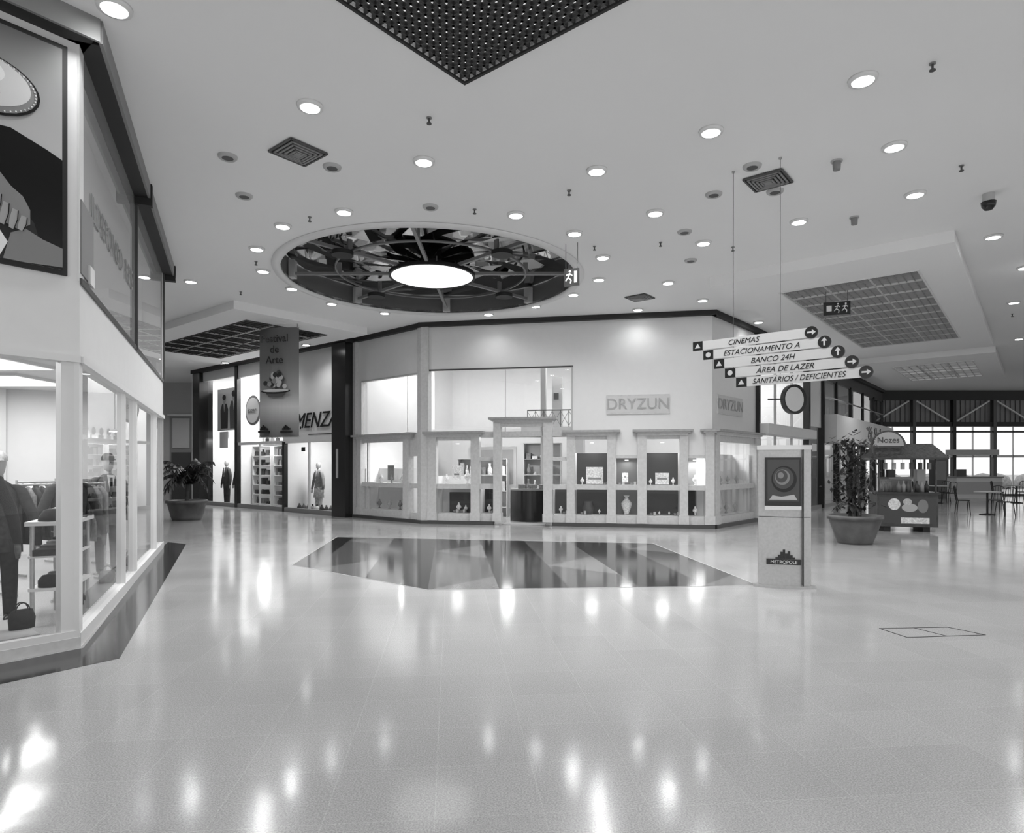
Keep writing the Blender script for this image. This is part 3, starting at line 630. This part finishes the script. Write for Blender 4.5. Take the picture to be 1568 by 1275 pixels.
shelf(MS,.2,2.6,1.3,.2,0,levels=6,cols=CLOTH[:4]); shelf(MS,6.5,9.2,2.9,.2,0,levels=4)
b=MB(MS)
for k in range(10):
    x=6.5+.27*k; b.loft([(x,.4,0,.09,.07),(x,.4,.12,.10,.08),(x,.4,.22,.05,.05)],CLOTH[k%5],12); b.cyl(x,.4,.22,.28,.03,.03,CLOTH[(k+2)%5],10)
b.obj('handbag_display_row')
b=MB(); b.box(-26,-12.8,30.2,30.3,0,5.5,LGT); b.obj('wall_corridor_end')
b=MB(); b.box(-16.1,-15.0,30.1,30.18,0,3.9,MID); b.box(-16.0,-15.1,30.06,30.1,0,2.2,DARK); b.box(-16.2,-14.9,30.08,30.19,3.9,4.0,FRAME); b.box(-15.95,-15.15,30.06,30.1,2.4,3.8,LGT); b.cyl(-15.2,30.04,1.0,1.1,.02,.02,ALU,8); b.obj('door_corridor')
b=MB(); wseg(b,(-13.1,26.4),(-13.6,30),0,5.5,.1,WHITE); b.obj('wall_corridor_right')
b=MB(); wseg(b,(-20,16),(-22,30),0,5.5,.1,WHITE); wseg(b,(-11.4,10.4),(-20,16),0,5.5,.1,WHITE); b.obj('wall_corridor_left')
for x,y in ((-15.2,26.5),):
    o=D.objects.new('ceiling_downlight',dlme); SC.collection.objects.link(o); o.location=(x,y,H-.035)
    l=D.lights.new('bulb','SPOT'); l.energy=260; l.spot_size=math.radians(145); l.spot_blend=.8; l.shadow_soft_size=.07
    lo=D.objects.new('bulb',l); SC.collection.objects.link(lo); lo.location=(x,y,H-.06); adopt(lo,o)

# banner
BAN=grad('print_banner',0,0,2,0.,2.85,[(0,.10),(.12,.18),(.28,.42),(.42,.26),(.7,.17),(1,.13)])
Mb=frame(-6.15,16.9,.9,-.25); b=MB(Mb)
for k in range(12):
    x0=-.6+.1*k; x1=x0+.1; f=lambda x:-.16*math.cos(x/.6*math.pi/2)
    b.add([(x0,f(x0),2.35),(x1,f(x1),2.35),(x1,f(x1),5.2),(x0,f(x0),5.2)],[(0,1,2,3)],BAN,True)
b.tube((-.6,0,5.2),(.6,0,5.2),.02,.02,ALU); b.tube((-.6,0,2.35),(.6,0,2.35),.02,.02,ALU)
for x in (-.55,.55): b.tube((x,0,5.2),(x,0,5.3),.006,.006,DARK)
for x in (-.34,.34):
    for i,hh in enumerate((.05,.09,.13,.1,.07,.05)): b.box(x-.12+.04*i,x-.09+.04*i,-.185,-.15,2.52,2.52+hh,BLACK)
    b.box(x-.17,x+.17,-.187,-.15,2.44,2.5,BLACK)
for i in range(34):
    a=random.uniform(0,6.28); r=random.uniform(0,.24); b.ell(.05+r*1.4*math.cos(a),3.80+r*math.sin(a),.065,.065,-.185-.001*i,random.choice((LGT,MID,MID,DARK,BLACKM)),14)
b.ell(.05,3.53,.44,.06,-.225,BLACK); b.ell(.05,3.545,.4,.04,-.23,LGT); b.plate([(-.3,3.53),(.4,3.53),(.25,3.38),(-.15,3.38)],-.214,DARK)
bn=b.obj('hanging_banner'); text('Festival\nde\nArte',Mb,0,-.2,4.62,.28,BLACK,bn)

# ------------------------------------------------------------------ RIGHT WING SHOPS
MR=frame(7.0,18.4,e1.x,e1.y)
b=MB(MR)
b.box(0,.14,-.1,.1,0,5.4,BLACK); b.box(.1,5.2,-.35,.1,2.5,2.8,WHITE); b.box(.1,5.2,0,.1,5.0,5.4,WHITE)
b.box(5.2,5.4,-.1,.1,0,5.4,BLACK); b.box(5.4,7.2,0,.1,3.0,5.4,WHITE); b.box(7.2,7.4,-.1,.1,0,5.4,BLACK)
b.box(7.4,19.5,-.5,.1,2.45,3.5,WHITE); b.box(7.4,19.5,0,.1,4.9,5.4,DARK)
for s_ in (9.5,12,14.5,17,19.3): b.box(s_,s_+.25,-.12,.1,0,2.5,BLACK); b.box(s_,s_+.12,-.05,.06,3.5,4.95,BLACK)
for s_ in (1.8,3.5,): b.box(s_,s_+.05,-.02,.05,0,5.0,ALU)
b.box(0,19.5,-.03,.06,0,.12,MID)
b.box(7.4,19.5,-.05,.0,4.2,4.25,ALU)
b.box(-.1,19.6,-.14,.1,5.36,H,BLACKM)
wr=b.obj('wall_right_shops')
text('Mr. Sheik',MR,14.5,-.52,3.0,.8,BLACK,wr,shear=.3,ext=.01)
b=MB(MR); b.pane(.14,7.3,.025,.12,5.0,GLASS); b.pane(7.4,19.3,.025,3.5,4.95,GLASSD); b.pane(7.4,19.3,.025,.12,2.45,GLASS); b.obj('window_right_shops')
b=MB(MR); b.box(2.2,19.5,3.4,3.5,0,5.5,SHOPW); b.box(5.25,5.3,.1,3.4,0,5.5,SHOPW); b.box(7.25,7.3,.1,3.4,0,5.5,MID); b.box(13,13.1,.1,3.4,0,5.5,SHOPW); b.obj('wall_right_shops_inside')
for s_,pw in ((3.2,120),(6.3,30),(10,60),(16,60)):
    p=MR@Vector((s_,1.5,5.3)); b=MB(Matrix.Translation(p)); b.box(-.6,.6,-.3,.3,0,.06,FRAME); b.box(-.55,.55,-.25,.25,-.005,0,LUMP); o=b.obj('recessed_ceiling_lamp'); area('tube_light',p.x,p.y,p.z-.03,1,.5,pw,o)
shelf(MR,2.3,5.0,2.6,.2,0,levels=4); shelf(MR,5.5,7.1,1.2,.2,0,levels=4,cols=CLOTH[:3]); shelf(MR,7.8,12.6,1.5,.2,0,levels=4,cols=CLOTH[:4]); shelf(MR,13.5,19,1.5,.2,0,levels=4,cols=CLOTH[:4])
Mo=frame(8.36,19.0,.85,.35); b=MB(Mo); R_=Matrix.Translation((0,0,3.55))@Matrix.Rotation(math.pi/2,4,'X')
b.cyl(0,0,-.08,.08,.44,.44,BLACK,40,R_); b.cyl(0,0,.08,.085,.36,.36,PRW,40,R_@Matrix.Translation((-.05,0,0))); b.tube((-.4,.08,3.55),(-.75,.25,3.55),.02,.02,BLACK); b.obj('projecting_round_sign')

# ------------------------------------------------------------------ FAR WINDOW WALL
b=MB(); X0,X1,Y=18.8,45,33.4
b.box(X0,X1,Y,Y+.3,5.0,5.5,BLACKM); b.box(X0,X1,Y,Y+.3,3.62,3.85,BLACKM); b.box(X0,X1,Y+.2,Y+.25,3.85,5.0,MID)
b.box(X0,X1,Y,Y+.1,3.3,3.4,DARK); b.box(X0,X1,Y,Y+.12,2.0,2.12,FRAME)
x=X0; kk_=0
while x<X1:
    b.box(x,x+.16,Y-.05,Y+.2,0,5.0,BLACKM if kk_%2==0 else DARK)
    if kk_%2: b.tube((x+.2,Y,4.95),(x+1.9,Y,3.9),.045,.045,WHITE)
    else: b.tube((x+.2,Y,3.9),(x+1.9,Y,4.95),.045,.045,WHITE)
    b.box(x+1.05,x+1.09,Y,Y+.08,0,3.6,ALU)
    for k in range(1,8): b.box(x+.26*k,x+.26*k+.03,Y+.17,Y+.2,3.85,5.0,DARK)
    x+=2.1; kk_+=1
b.box(X0,X1,Y,Y+.1,0,.1,DARK)
b.obj('window_far_wall')
b=MB(); b.pane(X0,X1,Y+.25,0,3.6,GLASS); b.obj('window_far_glazing')
b=MB(); 
for k in range(40):
    x=16+k*1.2+random.uniform(-.3,.3); r=random.uniform(.5,.9); b.lathe(x,44+random.uniform(-2,2),[(.01,-.05),(r*.9,-.05),(r,.4),(r*.8,.8),(r*.3,1.0),(.01,1.05)],HEDGE,10)
b.obj('exterior_hedge')

# ------------------------------------------------------------------ DIRECTORY TOTEM
Mt=frame(3.56,8.36,.97,-.25); b=MB(Mt)
def arcpoly(w,f,bk,n=12):
    P=[(-w/2+w*k/n,-f*math.sin(math.pi*k/n)) for k in range(n+1)]; return P+[(w/2,bk),(-w/2,bk)]
b.prism(arcpoly(.76,.10,.10),.0,.035,ALU); b.prism(arcpoly(.64,.06,.07),.035,.92,ALU); b.prism(arcpoly(.64,.06,.07),.93,1.80,ALU); b.prism(arcpoly(.62,.05,.06),.915,.935,DARK)
b.prism(arcpoly(.66,.07,.08),1.80,1.86,WHITE); b.box(.215,.222,-.07,-.02,.04,1.8,DARK)
b.box(-.25,.19,-.085,-.05,1.07,1.70,BLACK); b.box(-.22,.16,-.089,-.085,1.13,1.67,DARK)
b.box(-.25,.19,-.085,-.05,1.02,1.07,WHITE)
for i,(r,m) in enumerate(((.17,BLACKM),(.14,DARK),(.10,MID),(.08,DARK),(.04,MID))): b.ell(-.02-.01*i,1.42+.012*i,r*.9,r,-.091-.0015*i,m,th=.002)
b.plate([(-.2,1.15),(.14,1.15),(.1,1.22),(-.05,1.19),(-.16,1.21)],-.092,LGT)
b.box(-.23,.19,-.075,-.05,.31,.38,BLACK)
for i,hh in enumerate((.02,.05,.09,.12,.07,.1,.05,.02)): b.box(-.12+.03*i,-.093+.03*i,-.075,-.05,.385,.385+hh,BLACK)
tt=b.obj('directory_totem'); text('METROPOLE',Mt,-.02,-.078,.343,.058,WHITE,tt,ext=.001)

# ------------------------------------------------------------------ HANGING SIGN
Mh=frame(2.94,8.5,-e2.x,-e2.y); b=MB(Mh)
SW=mat('sign_white',.55,.5)
labels=['CINEMAS','ESTACIONAMENTO A','BANCO 24H','ÁREA DE LAZER','SANITÁRIOS / DEFICIENTES']
for i in range(5):
    z=3.235-.136*i; x0=-.56+.15*i; x1=x0+1.55
    b.box(x0,x0+.14,-.012,.012,z-.062,z+.062,BLACK); b.box(x0+.14,x1,-.01,.01,z-.06,z+.06,SW)
    b.ell(x0+.07,z,.035,.035,-.016,SW,12) if i%2 else b.plate([(x0+.03,z-.03),(x0+.11,z-.03),(x0+.07,z+.035)],-.016,SW)
    b.ell(x1-.02,z,.075,.075,-.018,BLACK,24,.03)
    a=math.radians([0,90,90,0,0][i]); ca,sa=math.cos(a),math.sin(a)
    arr=[(-.045,-.01),(.01,-.01),(.01,-.035),(.055,0),(.01,.035),(.01,.01),(-.045,.01)]
    b.plate([(x1-.02+ca*p-sa*q,z+sa*p+ca*q) for p,q in arr],-.024,SW)
for x in (0,.6): b.tube((x,0,2.75),(x,0,H),.004,.004,DARK,6)
for x in (0,.6): b.cyl(x,0,H-.02,H,.02,.02,ALU,10)
hs=b.obj('hanging_wayfinding_sign')
for i,t in enumerate(labels):
    z=3.235-.136*i; x0=-.56+.15*i
    text(t,Mh,x0+.14+(.62 if i else .55),-.013,z-.005,.098,BLACK,hs,shear=.3,ext=.001,sx=1.0 if i<4 else .92)

def exitsign(x,y,z,w_,h_,dx,dy,top):
    M=frame(x,y,dx,dy); b=MB(M); b.box(-w_/2,w_/2,-.02,.02,z-h_/2,z+h_/2,BLACK)
    def man(cx,sc):
        b.ell(cx+.02*sc,z+.09*sc,.018*sc,.018*sc,-.025,WHITE,12)
        for p,q in (((.02,.06),(-.01,-.01)),((-.01,-.01),(.04,-.05)),((.04,-.05),(.03,-.1)),((-.01,-.01),(-.05,-.06)),((.02,.05),(.06,.02)),((.02,.05),(-.04,.03))):
            b.tube((cx+p[0]*sc,-.024,z+p[1]*sc),(cx+q[0]*sc,-.024,z+q[1]*sc),.011*sc,.011*sc,WHITE,6)
    if w_>.4: man(.0,1.0); man(.15,1.0); b.plate([(-.2,z-.06),(-.1,z-.06),(-.1,z+.06),(-.2,z+.06)],-.024,WHITE)
    else: man(-.05,1.1); b.plate([(.05,z-.1),(.1,z-.1),(.1,z+.1),(.05,z+.1)],-.024,WHITE)
    for sx in (-w_*.4,w_*.4): b.tube((sx,0,z+h_/2),(sx,0,top),.005,.005,DARK,6)
    b.obj('exit_sign')
exitsign(1.05,11.25,4.90,.27,.3,.93,-.35,H); exitsign(6.9,13.6,4.93,.52,.27,.94,-.3,5.3)

# ------------------------------------------------------------------ PLANTS
def tree(x,y):
    b=MB(Matrix.Translation((x,y,0))@Matrix.Diagonal((.93,.93,1,1)))
    b.lathe(0,0,[(.001,.0),(.34,.0),(.36,.05),(.42,.2),(.50,.42),(.52,.50),(.56,.50),(.56,.58),(.49,.58),(.46,.5),(.001,.48)],POT,32)
    b.cyl(0,0,.48,.5,.45,.45,BARK,24)
    def leaf(p,l,w_,m):
        d=Vector((random.gauss(0,1),random.gauss(0,1),random.gauss(-.3,.6))).normalized(); sd=d.cross(Vector((0,0,1))).normalized()*w_
        b.add([p,p+d*l*.5+sd,p+d*l,p+d*l*.5-sd],[(0,1,2,3)],m)
    for k in range(5):
        a=k*1.3; q0=Vector((.09*math.cos(a),.09*math.sin(a),.48)); 
        for j in range(5):
            q1=q0+Vector((random.gauss(0,.05),random.gauss(0,.05),.3)); b.tube(q0,q1,.05-.007*j,.043-.007*j,BARK,8); q0=q1
            for t in range(3):
                e=q1+Vector((random.gauss(0,.2),random.gauss(0,.2),random.uniform(0,.15))); b.tube(q1,e,.01,.005,BARK,5)
                for z_ in range(8): leaf(e+Vector((random.gauss(0,.09),random.gauss(0,.09),random.gauss(0,.09))),random.uniform(.12,.22),.035,random.choice((LEAF,LEAF,LEAF2)))
    b.obj('potted_ficus_tree')
def palm(x,y,s=1.,nm='potted_palm'):
    b=MB(Matrix.Translation((x,y,0))@Matrix.Scale(s,4))
    b.lathe(0,0,[(.001,0),(.38,0),(.42,.1),(.52,.5),(.56,.5),(.56,.58),(.48,.58),(.46,.5),(.001,.48)],POT,28)
    b.cyl(0,0,.48,.5,.45,.45,BARK,24); b.tube((0,0,.5),(0.03,0,1.1),.06,.05,BARK,10)
    for k in range(34):
        a=k*2.4; ln=random.uniform(.6,.9); up=random.uniform(.6,1.5); pr=None
        for j in range(9):
            t=j/8; q=Vector((.03+math.cos(a)*ln*t*.85,math.sin(a)*ln*t*.85,1.05+up*t*1.1-.9*t*t))
            if pr is not None:
                b.tube(pr,q,.01,.008,LEAF,5); sd=Vector((-math.sin(a),math.cos(a),0))
                for sg_ in (-1,1):
                    e=q+sd*sg_*.2*(1-t*.6)+Vector((0,0,-.1)); dd=(q-pr)*.35
                    b.add([pr,q,e+dd,e],[(0,1,2,3)],LEAF if j%2 else LEAF2)
            pr=q
    b.obj(nm)
tree(7.02,13.1); palm(-9.5,18.7,1.0)

# ------------------------------------------------------------------ KIOSK CART
Mk=frame(9.65,15.75,.96,-.28)@Matrix.Diagonal((.93,.93,1,1)); b=MB(Mk)
b.box(-.75,.65,-.45,.45,.12,.9,WOOD); b.box(-.8,.7,-.5,.5,.9,.95,BLACK); b.box(-.7,.6,-.455,-.45,.2,.82,DARK)
for x in (-.5,.4): b.box(x-.08,x+.08,-.4,.4,0,.12,BLACKM)
for x in (-.7,.6):
    for y in (-.42,.42): b.cyl(x,y,.95,1.8,.025,.025,WOOD,10)
def roofp(z0,z1,w0,w1,d0,d1,m):
    vs=[(-w0,-d0,z0),(w0,-d0,z0),(w0,d0,z0),(-w0,d0,z0),(-w1,-d1,z1),(w1,-d1,z1),(w1,d1,z1),(-w1,d1,z1)]
    vs=[(x-.05,y,z) for x,y,z in vs]; b.add(vs,[(0,1,2,3),(4,5,6,7),(0,1,5,4),(1,2,6,5),(2,3,7,6),(3,0,4,7)],m)
roofp(1.74,1.78,.88,.88,.64,.64,WOOD); roofp(1.78,2.12,.88,.66,.64,.12,SHING)
b.plate([(-.75+.42*math.cos(math.pi*k/16)+.25,2.02+.42*math.sin(math.pi*k/16)) for k in range(17)],-.5,DARK,.04); b.plate([(-.5+.36*math.cos(math.pi*k/16),2.06+.34*math.sin(math.pi*k/16)) for k in range(17)],-.505,LGT,.01)
for x in (-.85,-.2): b.box(x,x+.03,-.5,-.46,1.76,2.06,DARK)
for k in range(9): b.lathe(-.6+.14*k,-.2+.1*(k%3),[(.001,.95),(.05,.95),(.055,1.1),(.02,1.16),(.02,1.22),(.001,1.22)],random.choice((MID,LGT,DARK)),12)
b.box(-.3,.2,.1,.4,.95,1.25,MID); b.box(.3,.5,0,.3,.95,1.5,LGT)
for k in range(6): b.cyl(-.55+.2*k,-.42,1.5,1.66,.05,.05,random.choice((MID,LGT,DARK)),12); b.tube((-.55+.2*k,-.42,1.66),(-.55+.2*k,-.42,1.75),.004,.004,DARK,6)
b.ell(-.35,.66,.14,.14,-.46,CLOTH[5]); b.ell(.0,.58,.18,.1,-.462,LGT); b.ell(.3,.62,.12,.16,-.464,MID); b.ell(-.05,.72,.1,.08,-.466,CLOTH[4])
b.box(-.2,.45,-.459,-.455,.2,.34,CLOTH[5])
kk=b.obj('vending_kiosk_cart'); text('Nozes',Mk,-.5,-.51,2.2,.2,BLACK,kk)

# ------------------------------------------------------------------ CAFE FURNITURE
def table(x,y,r=.36):
    b=MB(Matrix.Translation((x,y,0))); b.cyl(0,0,.72,.75,r,r,LGT,28); b.cyl(0,0,.03,.72,.03,.03,BLACKM,12); b.lathe(0,0,[(.22,0),(.22,.02),(.05,.05)],BLACKM,20); b.obj('cafe_table')
def chair(x,y,rot):
    b=MB(Matrix.Translation((x,y,0))@Matrix.Rotation(rot,4,'Z'))
    b.cyl(0,0,.44,.47,.2,.2,BLACKM,20)
    for sx,sy in ((-.16,-.16),(.16,-.16),(-.16,.16),(.16,.16)): b.tube((sx*1.15,sy*1.15,0),(sx*.9,sy*.9,.45),.012,.012,BLACKM,8)
    for sx in (-.17,.17): b.tube((sx,.16,.45),(sx*.95,.22,.85),.012,.012,BLACKM,8)
    pr=None
    for k in range(9):
        a=math.pi*k/8; q=(.162*math.cos(a),.22+.0,.85+.07*math.sin(a))
        if pr: b.tube(pr,q,.012,.012,BLACKM,8)
        pr=q
    for x_ in (-.07,0,.07): b.tube((x_,.17,.46),(x_,.22,.9),.007,.007,BLACKM,6)
    b.tube((-.165,.19,.65),(.165,.19,.65),.008,.008,BLACKM,6)
    b.obj('cafe_chair')
for tx,ty in ((15.3,20.6),(21.3,27.0),(17.8,26.8)):
    table(tx,ty)
    for k in range(3): a=.6+k*2.1; chair(tx+.66*math.cos(a),ty+.66*math.sin(a),a-math.pi/2)
for x,y,w_ in ((18.0,29.6,1.6),(22.5,31.2,2.2),(27,31,2.5)):
    b=MB(Matrix.Translation((x,y,0))); b.box(-w_/2,w_/2,-.4,.4,0,1.0,WHITE); b.box(-w_/2-.05,w_/2+.05,-.45,.45,1.0,1.05,MID); b.box(-w_/2,w_/2,-.41,-.4,.2,.8,LGT)
    for sx in (-w_/2+.05,w_/2-.05): b.cyl(sx,.3,1.05,2.1,.03,.03,DARK,8)
    b.box(-w_/2,w_/2,-.2,.4,2.1,2.35,LGT); b.box(-w_/3,-w_/8,.1,.3,1.05,1.4,DARK); b.obj('food_stall')
for x,y in ((20.3,30.5),(24.8,30)):
    b=MB(Matrix.Translation((x,y,0))); b.box(-.3,.3,-.2,.2,0,1.9,BLACK); b.box(-.24,.24,-.21,-.2,.9,1.8,MID); b.box(-.32,.32,-.22,.22,1.9,1.96,DARK); b.obj('vending_machine')
print('objects',len(D.objects))
